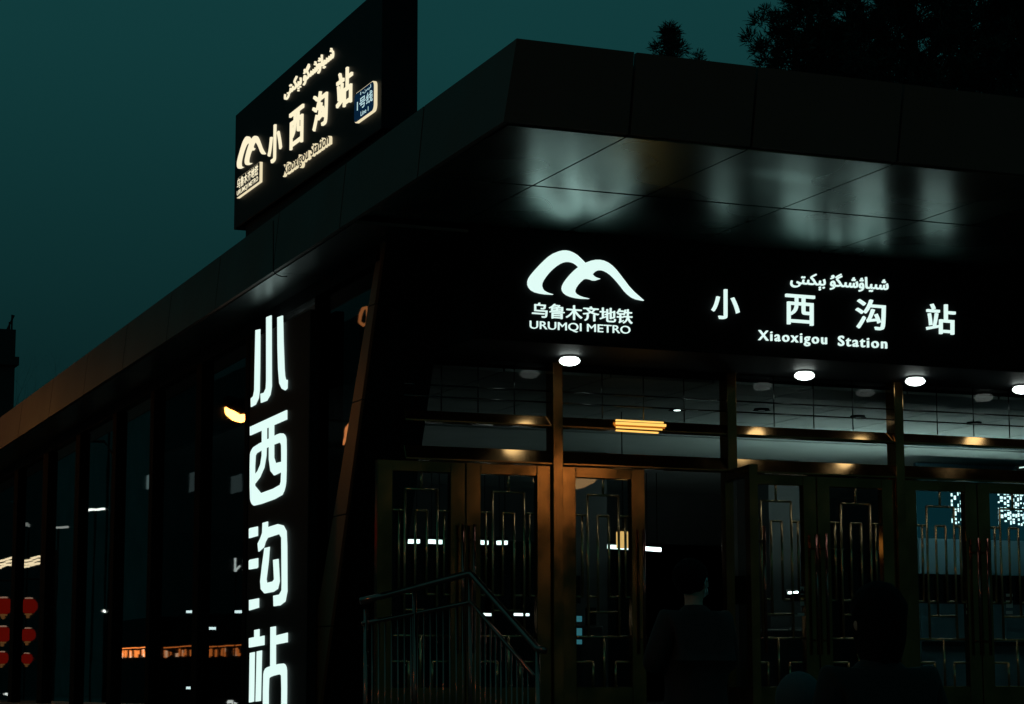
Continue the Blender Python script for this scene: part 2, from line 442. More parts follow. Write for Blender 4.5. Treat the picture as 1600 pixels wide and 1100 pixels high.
# interior shell
ZC = 4.62
b = MB(); b.box(XF + .3, XE - .2, YD + .1, YB - .2, ZP - .2, ZP); b.build('hall_floor', M_FLOOR, ST)
b = MB(); yy = YD + .15
while yy < 25.4:
    xx = XF + .3
    while xx < XE - 1:
        b.box(xx + .012, xx + 1.19, yy + .012, yy + .76, ZC, ZC + .03); xx += 1.2
    yy += .77
b.build('hall_ceiling_tiles', M_CEIL, ST)
b = MB(); b.box(XF + .3, XE - .2, yy + .02, 33, ZC - .02, ZC + .02); b.build('hall_ceiling', M_CEIL, ST)
b = MB(); b.box(XF + .25, XE, YD + .12, YB, ZC + .06, ZC + .12); b.build('ceiling_backing', M_SEAM, ST)
b = MB(); b.box(XF + .3, XE - .2, 33, 33.2, 3.75, ZC + .05); b.build('bulkhead', M_INT, ST)
b = MB(); b.box(XF, XE, YB - .2, YB, 0, zs(YB)); b.build('rear_wall', M_BLACK, ST)
b = MB(); b.box(XE - .2, XE, YD, YB - .2, 0, zs(YB)); b.build('far_wall', M_BLACK, ST)
for x in (9.4, 12.4, 15.4):
    b = MB(); b.box(x, x + .5, 27.5, 28, ZP, ZC - .03); b.build('hall_column', M_INT, ST)

# ------------------------------------------------------------------ lights of the place
for i, (px, py, lab) in enumerate([(890, 557, 'round downlight right below the logo on the black header'), (1257, 580, 'round downlight below the words between the second and third characters'),
                                   (1430, 589, 'round downlight below the last character of the name'), (1597, 602, 'round downlight cut by the right edge, beyond the name')]):
    z = zhb - .004; p = onZ(px, py + 4, z - .03)
    t = thing('downlight', (p.x, p.y, z), lab, 'downlight', 'downlights over the entrance')
    h = MB(); h.lathe((p.x, p.y, z), [(.09, .05), (.095, -.004), (.07, -.016), (.055, .03)], 32); h.build('housing', M_DARK, t, smooth=False)
    d = MB(); d.lathe((p.x, p.y, z), [(.001, .0), (.05, -.005), (.088, -.02), (.106, -.045), (.100, -.066), (.070, -.086), (.03, -.096), (.001, -.097)], 32); d.build('diffuser', M_DOWN, t, smooth=True)

# ------------------------------------------------------------------ header sign
PH = Plane('Y', YH - .004)
HS = thing('entrance_sign', PH.to(10, 4.6), 'white lit station name and double-peak logo across the black header', 'sign')
def z6(zx, zy): return PH.uv(780 + zx / 2.105, 360 + zy / 2.105)
LOGO1 = [(175, 212), (140, 210), (108, 202), (92, 184), (92, 163), (106, 142), (138, 107), (168, 80), (198, 68), (222, 67), (248, 78), (268, 96), (284, 113), (262, 124), (249, 111), (233, 104), (214, 104), (190, 115), (165, 136), (145, 161), (136, 180), (141, 197), (155, 206)]
LOGO2 = [(293, 226), (258, 225), (224, 217), (207, 204), (203, 188), (213, 168), (236, 140), (262, 118), (290, 103), (320, 97), (348, 103), (374, 122), (400, 155), (430, 195), (472, 232), (440, 226), (414, 206), (393, 178), (368, 150), (349, 136), (330, 130), (312, 136), (303, 146), (311, 155), (329, 161), (310, 167), (291, 160), (277, 160), (259, 176), (246, 195), (246, 208), (264, 219)]
def keep_tips(lp):
    # smooth the outline but keep its sharp tips
    n = len(lp); out = []
    for i in range(n):
        a, p, c = lp[i - 1], lp[i], lp[(i + 1) % n]
        d1 = Vector((p[0] - a[0], p[1] - a[1])); d2 = Vector((c[0] - p[0], c[1] - p[1]))
        if d1.length and d2.length and d1.angle(d2) > 1.1: out.append(p)
        else: out += [(p[0] * .75 + a[0] * .25, p[1] * .75 + a[1] * .25), (p[0] * .75 + c[0] * .25, p[1] * .75 + c[1] * .25)]
    return out
for lp, n in ((LOGO1, 0), (LOGO2, .003)):
    poly_fit('logo', [[z6(*p) for p in keep_tips(lp)]], M_COOL, HS, PH, .03, n)
def hbox(x0, x1, yl_t, yl_b, yr_t, yr_b):
    return (PH.uv(x0, yl_b), PH.uv(x1, yr_b), PH.uv(x0, yl_t))
for ch, x0, x1, t, bo in (('小', 1111, 1154, 452.5, 499), ('西', 1226.5, 1271.5, 461, 508), ('沟', 1336, 1382, 468.5, 515), ('站', 1446.5, 1491, 475.5, 522)):
    s = .07 * (x1 - x0) / 2
    text_fit('character', ch, PH, (PH.uv(x0, bo - s), PH.uv(x1, bo + s), PH.uv(x0, t - s)), M_COOL, HS, .03, 0, .005)
text_fit('city_name', '乌鲁木齐地铁', PH, hbox(831, 987.5, 472.5, 495.5, 483, 506.5), M_COOL, HS, .02, 0, .005)
text_fit('city_name_latin', 'URUMQI METRO', PH, hbox(827.5, 984.5, 501, 515.6, 510, 524), M_COOL, HS, .012, 0, .0)
text_fit('station_name_latin', 'Xiaoxigou', PH, hbox(1184, 1291, 516, 536.5, 522.5, 543), M_COOL, HS, .02, 0, .010, 1.25)
text_fit('station_name_latin', 'Station', PH, hbox(1309, 1385, 524.5, 540.5, 528.5, 545), M_COOL, HS, .02, 0, .010, 1.23)
UY = ''.join(map(chr, [0xFEF0, 0xFE98, 0xFBE9, 0xFEDC, 0xFBE7, 0xFE91, 0x20, 0xFBD8, 0xFB95, 0xFBE9, 0xFEB7, 0xFBDE, 0xFE8E, 0xFEF4, 0xFBE9, 0xFEB7]))
text_fit('station_name_uyghur', UY, PH, hbox(1234.5, 1387, 422.5, 451, 432, 461), M_COOL, HS, .02, 0, .012)
# ------------------------------------------------------------------ rooftop sign
XS = 6.90
PS = Plane('X', XS)
ysl = onX(368, 180, XS); ysb = onX(364, 360, XS)
ytr = onX(597, 0, XS)
yf = onX(597, 100, XS).y; yb_ = ysl.y
yend = yf
ztl = ysl.z; zbl = ysb.z
zl2 = onX(571, 0, XS).z; t_ = (yend - ysl.y) / (onX(571, 0, XS).y - ysl.y); ztr = ztl + (zl2 - ztl) * t_
xr = onY(653, 100, yend).x
RS = thing('rooftop_sign', (XS, yend, zbl), 'black rooftop sign box with warm white raised letters on the roof edge', 'sign')
b = MB()
b.hexa([(XS, yend, zbl), (xr, yend, zbl), (xr, yb_, zbl), (XS, yb_, zbl)], [(XS, yend, ztr), (xr, yend, ztr), (xr, yb_, ztl), (XS, yb_, ztl)])
b.build('sign_box', mat('sign_black', (.004, .006, .009), .55, 0, .2, 2.0, 0, .15), RS, bevel=.012)
b = MB(); yq = onX(384, 361, XS + .06).y
b.box(XS + .06, xr - .05, yend + .1, yq, zt(yq) - .1, zbl - .002); b.build('sign_base', M_BLACK, RS)
DF = .026; PF = Plane('X', XS - DF)
def zr(zx, zy): return PF.uv(360 + zx / 4.229, 60 + zy / 4.229)
def rbox(L, Rr, cx, top, bot):
    """left, right and middle-top/bottom points in the enlarged view -> bottom-left, bottom-right, top-left on the board"""
    uL = zr(*L)[0]; uR = zr(*Rr)[0]; uM = (uL + uR) / 2
    vb_, vt_ = zr(cx, bot)[1], zr(cx, top)[1]
    # the lettering rises a little with the board
    sl = .0
    return ((uL, vb_), (uR, vb_), (uL, vt_))
D_ = .022
for ch, L, Rr, cx, t, bo in (('小', (243, 735), (328, 690), 287, 570, 808), ('西', (385, 590), (473, 540), 430, 466, 708), ('沟', (537, 500), (630, 440), 585, 348, 588), ('站', (695, 380), (795, 310), 745, 205, 450)):
    text_fit('character', ch, PS, rbox(L, Rr, cx, t, bo), M_WARM, RS, D_, .001, .004)
text_fit('station_name_uyghur', UY, PS, rbox((350, 400), (672, 90), 512, 165, 290), M_WARM, RS, .02, .001, .0)
text_fit('station_name_latin', 'Xiaoxigou Station', PS, rbox((350, 872), (658, 668), 505, 726, 828), M_WARM_S, RS, .03, .001, .040, 1.04)
text_fit('station_name_latin_face', 'Xiaoxigou Station', PS, rbox((352, 871), (656, 669), 505, 730, 824), mat('letter_face_dark', (.012, .013, .012), .5), RS, .004, .033, .004, 1.04)
# logo
def fit_pts(lps, src, quad):
    (x0, x1, y0, y1) = src; (a, c, d) = quad; out = []
    for lp in lps:
        out.append([(a[0] + (c[0] - a[0]) * (x - x0) / (x1 - x0), a[1] + (d[1] - a[1]) * (y1 - y) / (y1 - y0)) for x, y in lp])
    return out
lq = rbox((40, 800), (225, 745), 130, 625, 835)
for lp, n in zip(fit_pts([keep_tips(LOGO1), keep_tips(LOGO2)], (90, 472, 67, 232), lq), (.001, .004)):
    poly_fit('logo', [lp], M_WARM, RS, PS, .022, n)
def rrect(q, r):
    (x0, y0), (x1, _), (_, y1) = q; pts = []
    for cx, cy, a0 in ((x1 - r, y1 - r, 0), (x0 + r, y1 - r, 90), (x0 + r, y0 + r, 180), (x1 - r, y0 + r, 270)):
        for k in range(6): a = R_(a0 + 18 * k); pts.append((cx + r * math.cos(a), cy + r * math.sin(a)))
    return pts
def inset(q, d): return ((q[0][0] + d, q[0][1] + d), (q[1][0] - d, q[1][1] + d), (q[2][0] + d, q[2][1] - d))
nq = rbox((47, 980), (198, 880), 128, 868, 998)
poly_fit('name_plate', [rrect(nq, .01)], M_WARM_S, RS, PS, .030, .001)
poly_fit('name_plate_face', [rrect(inset(nq, .006), .008)], mat('plate_black', (.004, .005, .006), .5, spec=.2), RS, PS, .003, .0335)
def sub(q, u0, u1, v0, v1):
    w = q[1][0] - q[0][0]; h = q[2][1] - q[0][1]; X = q[0][0]; Y = q[0][1]
    return ((X + w * u0, Y + h * v0), (X + w * u1, Y + h * v0), (X + w * u0, Y + h * v1))
text_fit('city_name', '乌鲁木齐地铁', PS, sub(nq, .03, .95, .42, .93), M_WARM, RS, .002, .038, .010)
text_fit('city_name_latin', 'URUMQI METRO', PS, sub(nq, .03, .95, .06, .34), M_WARM, RS, .002, .038, .006)
bq = rbox((823, 470), (955, 385), 890, 322, 520)
poly_fit('line_plate', [rrect(bq, .06)], M_WARM_S, RS, PS, .030, .001)
poly_fit('line_plate_face', [rrect(inset(bq, .008), .055)], glow('plate_blue', (.008, .05, .13), .28), RS, PS, .003, .0335)
M_PALE = glow('plate_text', (.60, .90, .95), .75)
text_fit('line_name', '1号线', PS, sub(bq, .17, .95, .34, .72), M_PALE, RS, .002, .038, .008)
text_fit('line_name_latin', 'Line 1', PS, sub(bq, .36, .74, .10, .25), M_PALE, RS, .002, .038, .0)
text_fit('line_name_uyghur', '1-' + ''.join(map(chr, [0xFEE6, 0xFBE9, 0xFEF4, 0xFEDF])), PS, sub(bq, .34, .86, .78, .92), M_PALE, RS, .002, .038, .0)

# ------------------------------------------------------------------ vertical sign on the side glazing
XV = XF - .16
PV = Plane('X', XV)
def z4(x, y): return PV.uv(340 + x / 3.237, 440 + y / 3.237)
def z5(x, y): return PV.uv(340 + x / 3.237, 760 + y / 3.237)
yv0, yv1 = onX(481, 800, XV).y, onX(387, 800, XV).y
VS = thing('vertical_sign', (XV, yv0, .5), 'tall dark sign strip with large white stylised characters standing against side glass', 'sign')
b = MB(); b.box(XV + .004, XF - .055, yv0, yv1, .5, zs(yv1) - .30); b.build('sign_strip', mat('strip_dark', (.005, .010, .011), .6, 0, .15, 2, 0, .08), VS, bevel=.008)
o45 = 320 * 3.237
chars = [
 [[z4(*p) for p in [(196, 246), (217, 241), (216, 430), (214, 550), (209, 590), (194, 622), (173, 634), (172, 592), (184, 580), (190, 550), (192, 430)]],
  [z4(*p) for p in [(251, 181), (275, 171), (276, 530), (269, 572), (252, 602), (224, 613), (222, 568), (239, 562), (249, 540), (251, 500)]],
  [z4(*p) for p in [(308, 181), (333, 172), (336, 300), (341, 440), (344, 480), (349, 497), (357, 497), (356, 540), (346, 550), (330, 541), (318, 515), (312, 440), (309, 330)]]],
 [[z4(*p) for p in [(168, 735), (353, 650), (353, 697), (168, 778)]],
  ([z4(*p) for p in [(168, 1095), (168, 880), (174, 855), (190, 832), (300, 775), (330, 765), (346, 778), (351, 805), (350, 1000), (343, 1050), (325, 1088), (192, 1136), (176, 1124)]],
   [z4(*p) for p in [(191, 1082), (191, 885), (204, 862), (308, 815), (324, 815), (328, 835), (327, 1005), (318, 1036)]]),
  [z4(*p) for p in [(230, 735), (252, 727), (252, 800), (249, 880), (239, 940), (217, 990), (185, 1032), (186, 985), (208, 958), (222, 925), (229, 880)]],
  [z4(*p) for p in [(266, 722), (289, 712), (289, 890), (298, 919), (334, 910), (334, 960), (292, 980), (274, 958), (266, 900)]]],
 [[z5(*p) for p in [(163, 216), (168, 211), (205, 203), (205, 250), (163, 262)]],
  [z5(*p) for p in [(163, 377), (168, 371), (207, 363), (207, 408), (201, 414), (163, 420)]],
  [z5(*p) for p in [(165, 575), (212, 566), (212, 613), (165, 627)]],
  [z5(*p) for p in [(234, 185), (258, 178), (258, 207), (310, 191), (337, 198), (352, 226), (355, 300), (356, 530), (346, 582), (320, 602), (290, 606), (288, 553), (318, 547), (330, 526), (331, 490), (329, 260), (318, 240), (257, 260), (246, 280), (238, 308), (213, 330), (209, 290), (223, 262), (232, 235)]],
  [z5(*p) for p in [(244, 312), (268, 306), (262, 380), (251, 470), (254, 488), (285, 481), (293, 470), (288, 372), (312, 367), (318, 480), (309, 518), (287, 533), (244, 541), (226, 520), (223, 480), (232, 400)]]],
 [[z5(*p) for p in [(190, 727), (213, 722), (213, 761), (238, 755), (238, 802), (163, 815), (163, 768), (190, 762)]],
  [z5(*p) for p in [(168, 843), (190, 838), (186, 1088), (164, 1093)]],
  [z5(*p) for p in [(204, 835), (227, 830), (221, 1085), (198, 1088)]],
  [z5(*p) for p in [(274, 712), (298, 708), (298, 755), (358, 740), (358, 788), (298, 800), (298, 930), (273, 930)]],
  ([z5(*p) for p in [(237, 960), (244, 925), (262, 912), (335, 893), (351, 905), (356, 940), (353, 1230), (340, 1255), (255, 1290), (236, 1270)]],
   [z5(*p) for p in [(262, 975), (272, 962), (322, 948), (331, 960), (329, 1205), (318, 1215), (262, 1240)]])]]
for strokes in chars:
    bm = bmesh.new()
    for i, st in enumerate(strokes):
        loops = [smooth_loop(q, 1) for q in st] if isinstance(st, tuple) else [st]
        o = poly_fit('tmp', loops, M_COOL_B, None, PV, .012, .0015 * i); bm.from_mesh(o.data)
        me = o.data; bpy.data.objects.remove(o); bpy.data.meshes.remove(me)
    me = bpy.data.meshes.new('character'); bm.to_mesh(me); bm.free()
    link_mesh('character', me, M_COOL_B, VS, Matrix.Identity(4))

# ------------------------------------------------------------------ stair railing
YR = 18.9
def solve_y(px, py, x):
    d = ray(px, py); return CAM + d * ((x - CAM.x) / d.x)
P0 = onY(735, 898, YR); P1 = solve_y(840, 1013, P0.x + .03); Q0 = onY(735, 942, YR); Q1 = solve_y(834, 1056, P0.x + .03)
A0 = onY(598, 931, YR); B0 = onY(594, 969, YR)
ext = lambda a, b, t: a + (b - a) * t
RL = thing('stair_railing', (P0.x, P0.y, .5), 'stainless steel stair railing with thin balusters left of the entrance steps', 'railing')
P1e = P1 + Vector((.02, -.10, -.02))
b = MB(); b.tube([ext(P0, A0, 1.25), A0, P0 - Vector((.04, 0, -.004)), P0 + Vector((.0, -.04, 0)), P1, P1e], .030, 12); b.build('handrail', M_STEEL, RL, smooth=True)
b = MB(); b.tube([ext(Q0, B0, 1.2), B0, Q0 - Vector((.03, 0, 0)), Q0 + Vector((.0, -.03, 0)), Q1], .019, 10); b.build('lower_rail', M_STEEL, RL, smooth=True)
for px, top in ((572, 952), (648, 920), (735, 900)):
    p = onY(px, top, YR); b = MB(); b.tube([(p.x, YR, .34), (p.x, YR, p.z)], .021, 10); b.build('railing_post', M_STEEL, RL, smooth=True)
b = MB(); b.tube([(P1.x, P1.y, .34), (P1.x, P1.y, P1.z)], .021, 10); b.build('railing_post', M_STEEL, RL, smooth=True)
for i in range(16):
    px = 582 + 10.1 * i
    if abs(px - 648) < 4: continue
    t = (px - 594) / (735 - 594); top = 969 + (942 - 969) * t
    p = onY(px, top, YR); b = MB(); b.tube([(p.x, YR, .36), (p.x, YR, p.z)], .0085, 8); b.build('baluster', M_STEEL, RL, smooth=True)
for i in range(1, 12):
    p = ext(Q0, Q1, i / 12); b = MB(); b.tube([(p.x, p.y, .36), (p.x, p.y, p.z)], .0085, 8); b.build('baluster', M_STEEL, RL, smooth=True)

# ------------------------------------------------------------------ hall lights and fittings (seen through the glass)
def tube_light(name, x0, x1, py, Y, lab, grp, h=.035, m=None):
    a, c = onY(x0, py[0], Y), onY(x1, py[1], Y)
    t = thing(name, (a + c) / 2, lab, 'light', grp)
    b = MB(); b.loft([[(a.x, Y - .03, a.z - h), (a.x, Y + .03, a.z - h), (a.x, Y + .03, a.z + h), (a.x, Y - .03, a.z + h)],
                      [(c.x, Y - .03, c.z - h), (c.x, Y + .03, c.z - h), (c.x, Y + .03, c.z + h), (c.x, Y - .03, c.z + h)]])
    b.build('diffuser', m or M_TUBE, t)
    b = MB(); b.box(a.x, c.x, Y - .05, Y + .05, max(a.z, c.z) + h + .004, max(a.z, c.z) + h + .05)
    b.build('lamp_housing', M_DARK, t)
    for x in (a.x + (c.x - a.x) * .2, a.x + (c.x - a.x) * .8):
        b = MB(); b.tube([(x, Y, a.z + h + .05), (x, Y, min(ZC, a.z + 1.6))], .006, 6); b.build('hanger', M_DARK, t)
for x0, x1, y0, y1, l in ((634, 655, 846, 846, 'short white lamp behind the first door pane beside the black portal leg'), (670, 690, 846, 847, 'white lamp behind the first door, left of its bronze stile'),
                       (738, 762, 847, 848, 'bright white lamp behind the second door, left side of its lattice'), (777, 792, 848, 848, 'small white lamp in the middle of the second door lattice'),
                       (926, 986, 853, 856, 'long white lamp behind the third door lattice'), (1006, 1032, 857, 859, 'white lamp hanging in the open doorway')):
    tube_light('hall_lamp', x0, x1, (y0, y1), 30, l, 'white lamps deep in the hall', .028)
for x0, x1, y0, l in ((652, 668, 934, 'small dim lamp behind the handrail'), (754, 768, 960, 'white lamp seen above the falling handrail'), (804, 826, 960, 'white lamp to the right of the falling handrail')):
    tube_light('hall_lamp', x0, x1, (y0, y0 + .5), 34, l, 'white lamps deep in the hall', .02)
for x0, x1, y0, l in ((292, 304, 956, 'short white lamp behind the wide side pane left of the vertical sign'), (368, 388, 956, 'white lamp right beside the vertical sign, above the orange band'),
                      (292, 301, 1075, 'low white lamp at the foot of the side glazing'), (323, 335, 982, 'faint double lamp just above the orange band')):
    a = onX(x0, y0, XF + .35); c = onX(x1, y0, XF + .35)
    t = thing('wall_lamp', (a + c) / 2, l, 'light', 'small lamps behind the side glazing')
    b = MB(); b.hexa([(XF + .34, a.y, a.z - .015), (XF + .37, a.y, a.z - .015), (XF + .37, c.y, c.z - .015), (XF + .34, c.y, c.z - .015)],
                     [(XF + .34, a.y, a.z + .018), (XF + .37, a.y, a.z + .018), (XF + .37, c.y, c.z + .018), (XF + .34, c.y, c.z + .018)])
    b.build('diffuser', glow('wall_lamp_white', (.85, 1, .95), 4.5), t)
    b = MB(); b.box(XF + .372, XF + .42, min(a.y, c.y), max(a.y, c.y), a.z - .04, a.z + .04); b.build('lamp_housing', M_DARK, t)
for px, py, l in ((1058, 640, 'thin bright ceiling lamp above the open doorway'), (1522, 661, 'thin bright ceiling lamp above the rightmost door'), (1190, 640.0, 'ceiling lamp above the half hidden middle doors'), (1340, 651, 'ceiling lamp over the fourth bay, left of its post')):
    p = onZ(px, py, ZC - .01)
    t = thing('ceiling_lamp', p, l, 'light', 'round lamps in the hall ceiling')
    on = px in (1058, 1522)
    b = MB(); b.lathe((p.x, p.y, ZC), [(.105, -.02), (.09, -.022), (.085, .02)], 24); b.build('housing', M_DARK, t)
    b = MB(); b.lathe((p.x, p.y, ZC), [(.084, -.012), (.04, -.02), (.001, -.021)], 24); b.build('diffuser', glow('ceiling_lamp_on', (.9, 1, .95), 9) if on else M_CEIL, t)
# light panels added to brighten the hall ceiling
def fill_panel(x0, x1, y0, y1, z, s, lab):
    t = thing('fill_light_panel', ((x0 + x1) / 2, (y0 + y1) / 2, z), lab, 'light', 'added upward light panels in the hall')
    b = MB(); b.box(x0, x1, y0, y1, z, z + .02); b.build('diffuser', glow('hall_fill_panel_%g' % s, (.78, 1.0, .93), s), t)
    b = MB(); b.box(x0 - .03, x1 + .03, y0 - .004, y1 + .004, z - .09, z - .004)
    b.box(x0 - .03, x1 + .03, y0 - .03, y0 - .005, z - .095, z + .26); b.box(x0 - .03, x1 + .03, y1 + .005, y1 + .03, z - .095, z + .05)  # raised front wall keeps the added light off the canopy soffit
    b.build('lamp_housing', M_DARK, t)
fill_panel(14.2, 19, 24.5, 24.9, 2.6, 26.0, 'added light trough brightening the right end of the hall')
fill_panel(8.5, 12.0, 26.5, 26.8, 2.6, .25, 'added dim light trough brightening the left end of the hall')
# LED board seen through the right doors
LB = thing('led_board', onY(1530, 790, 26), 'bright blue white LED board glimpsed through the rightmost doors', 'screen')
p0, p1 = onY(1440, 840, 26), onY(1640, 765, 26)
b = MB(); b.box(p0.x, p1.x, 26, 26.1, p0.z, p1.z + .05); b.build('screen_case', glow('led_back', (.02, .20, .26), .12), LB)
b = MB(); rd = random.Random(3)
x = onY(1486, 800, 26).x
while x < p1.x - .05:
    w = rd.choice((.015, .022, .03, .04)); zz_ = p1.z - rd.uniform(.02, .08)
    while zz_ > p0.z + .22:
        h_ = rd.uniform(.015, .06)
        if rd.random() < .75 and not (onY(1514, 800, 26).x < x < onY(1556, 800, 26).x): b.box(x, x + w, 25.985, 25.995, zz_ - h_, zz_)
        zz_ -= h_ + rd.uniform(.008, .05)
    x += w + rd.uniform(.006, .03)
b.build('screen_segments', glow('led_white', (.70, 1, 1), 2.2), LB)
WL = thing('glass_partition', onY(1500, 900, 27), 'blue lit partition wall behind the rightmost door', 'partition')
p0, p1 = onY(1440, 1000, 27), onY(1680, 765, 27)
b = MB(); b.box(p0.x, p1.x, 27, 27.08, ZP, p1.z + .3); b.build('partition_panel', mat('partition_blue', (.06, .155, .19), .45, 0, .2, .8), WL)
b = MB(); b.box(p0.x, p1.x, 26.9, 26.995, 2.0, 2.06); b.box(p0.x, p1.x, 26.9, 26.995, ZP, ZP + .1); b.build('partition_rail', M_DARK, WL)
fill_panel(p0.x + .6, p1.x, 25.2, 25.4, ZC - .25, 1.3, 'added light trough washing the blue partition wall')  # added source, only there to light the partition
# warm lamp inside, and glowing bars imitating a warm reflection on the transom bar
WLm = thing('warm_lantern_lamp', onY(973, 850, 23.5), 'small warm amber lamp behind the third door lattice', 'lamp')
p = onY(973, 843, 23.5); b = MB(); b.box(p.x - .06, p.x + .06, 23.45, 23.55, p.z - .1, p.z + .09); b.build('shade', glow('amber_shade', (1, .58, .18), 1.1), WLm)
b = MB(); b.box(p.x - .035, p.x - .015, 23.46, 23.54, p.z + .092, p.z + .13); b.box(p.x + .015, p.x + .035, 23.46, 23.54, p.z + .092, p.z + .13); b.build('fitting', M_BRASS, WLm)
b = MB(); b.tube([(p.x, 23.5, p.z + .09), (p.x, 23.5, ZC)], .006, 6); b.build('hanger', M_DARK, WLm)
WS = thing('warm_strip_reflection', onY(998, 664, 20.9), 'glowing amber bars on the transom bar over the third door, imitating a reflection', 'light')
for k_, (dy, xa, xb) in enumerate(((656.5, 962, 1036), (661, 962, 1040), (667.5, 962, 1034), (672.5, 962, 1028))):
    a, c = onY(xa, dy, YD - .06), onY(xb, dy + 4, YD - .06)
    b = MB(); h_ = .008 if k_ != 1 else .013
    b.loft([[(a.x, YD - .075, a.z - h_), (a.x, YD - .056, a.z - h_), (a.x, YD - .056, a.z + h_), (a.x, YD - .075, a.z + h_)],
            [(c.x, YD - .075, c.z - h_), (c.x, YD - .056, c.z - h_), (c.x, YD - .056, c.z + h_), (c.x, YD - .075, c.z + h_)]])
    b.build('reflection_bar', glow('amber_reflection', (1.0, .55, .12), 1.3), WS)

for gx, l in ((905, 'ticket gate with a column of small cyan lights behind the third door'), (1225, 'ticket gate with pale rails behind the middle door')):
    p = onY(gx, 1000, 25.5); g_ = thing('ticket_gate', (p.x, 25.5, ZP), l, 'ticket gate', 'ticket gates in the hall')
    b = MB(); b.box(p.x - .16, p.x + .16, 25.1, 26.6, ZP, ZP + .98); b.build('cabinet', mat('gate_cabinet', (.03, .034, .034), .35, .3), g_, bevel=.03)
    if gx == 905:
        for py, h_ in ((967, .07), (988, .10), (1003, .055), (1083, .07)):
            q = onY(gx, py, 25.09); b = MB(); b.box(q.x - .035, q.x + .035, 25.085, 25.097, q.z - h_ / 2, q.z + h_ / 2); b.build('indicator', glow('cyan_indicator', (.12, .55, .65), .30), g_)
        b = MB(); b.box(p.x - .05, p.x + .05, 25.1, 25.2, ZP + .985, ZP + 1.2); b.build('reader', M_DARK, g_)
    else:
        for py in (961, 985):
            q = onY(gx, py, 25.0); b = MB(); b.tube([(q.x - .30, 25.0, q.z), (q.x + .30, 25.0, q.z)], .012, 8); b.build('rail', mat('gate_rail', (.5, .5, .45), .3, .8), g_, smooth=True)
# stickers and notices on the doors
def sticker(px, py, w, h, m, lab, mark=None, Y=None):
    Y = Y or YD - .012
    p = onY(px, py, Y)
    t = MB(); t.box(p.x - w / 2, p.x + w / 2, Y - .003, Y, p.z - h / 2, p.z + h / 2)
    o = tag(t.build('door_sticker', m, None), lab, 'sticker')
    return o, p
M_PAPER = mat('paper_white', (.55, .62, .60), .6); M_YEL = mat('paper_yellow', (.45, .33, .05), .6)
o, p = sticker(1253, 923, .085, .085, M_PAPER, 'white warning sticker with a black triangle on the middle door glass')
tr = MB(); Y = YD - .0185
tr.loft([[(p.x - .03, Y, p.z - .03), (p.x + .03, Y, p.z - .03), (p.x, Y, p.z + .028)], [(p.x - .03, Y + .002, p.z - .03), (p.x + .03, Y + .002, p.z - .03), (p.x, Y + .002, p.z + .028)]])
tr.build('triangle', M_BLACK, o)
o, p = sticker(1256, 940, .085, .085, M_PAPER, 'yellow and white notice below the triangle sticker')
tr = MB(); tr.box(p.x - .0425, p.x + .0425, Y, Y + .002, p.z, p.z + .0425); tr.build('yellow_band', M_YEL, o)
sticker(1254, 960, .12, .03, M_PAPER, 'small pale plate below the notices on the middle door glass')
for px, l in ((1515, 'rightmost pair of'), (1577, 'door at the right frame edge, pair of')):
    for py, h_ in ((930, .03), (944, .08), (957, .035)):
        sticker(px, py, .085, h_, M_PAPER, {930: 'top strip', 944: 'square middle notice', 957: 'lower strip'}[py] + (' on the door beside the long steel handle' if px == 1515 else ' on the door cut by the right edge'))

# ------------------------------------------------------------------ the street on the left (seen as reflections in the side glazing)
def mir(px, py, D):
    """the spot at distance D in front of the side glazing whose reflection falls on this pixel"""
    g = onX(px, py, XF + .03); d = ray(px, py); t = D / d.x
    return Vector((XF + .03 - D, g.y + d.y * t, g.z + d.z * t))
def street_lamp(p, lab, d=Vector((0, .45, .09)), r=.11, m=None):
    """p: middle of the luminous lens, d: half its length"""
    t = thing('street_lamp', (p.x - 1.6, p.y, 0), lab, 'street lamp', 'sodium street lamps')
    b = MB(); b.tube([(p.x - 1.6, p.y, 0), (p.x - 1.6, p.y, p.z * .5), (p.x - 1.6, p.y, p.z - .2), (p.x - 1.3, p.y, p.z + .22), (p.x - .1, p.y, p.z + r + .12)], [.09, .07, .055, .045, .04], 10)
    b.build('pole', M_DARK, t, smooth=True)
    b = MB(); b.tube([p + d * q + Vector((0, 0, r * .9 + .02)) for q in (-1.1, -.8, 0, .8, 1.1)], [.02, r * .8, r, r * .8, .02], 14); b.build('lamp_head', M_DARK, t, smooth=True)
    b = MB(); b.tube([p + d * q for q in (-1, -.85, -.5, 0, .5, .85, 1)], [.005, r * .45, r * .85, r, r * .85, r * .45, .005], 16); b.build('lamp_glass', m or M_SOD, t, smooth=True)
ea, eb = mir(357, 638, 4.5), mir(387, 654, 4.5)
street_lamp((ea + eb) / 2, 'sodium street lamp by the side glazing, brightest orange reflection', (eb - ea) / 2, .15)
ea, eb = mir(97, 697.5, 7.5), mir(114, 698.5, 7.5)
street_lamp((ea + eb) / 2, 'more distant sodium street lamp with a small orange reflection', (eb - ea) / 2 * .6, .08)
street_lamp(Vector((-5.2, 9.0, 7.5)), 'unseen sodium street lamp added left of the entrance forecourt for warm highlights')  # out of view, added for warm highlights on railing and bronze
street_lamp(Vector((17.6, 2.0, 5.4)), 'unseen sodium street lamp added right of the entrance forecourt to warm the doors', Vector((.7, 0, .05)), .22, glow('added_warm_lamp', (1, .56, .22), 6.5))  # out of view, added so the door stiles catch a warm reflection

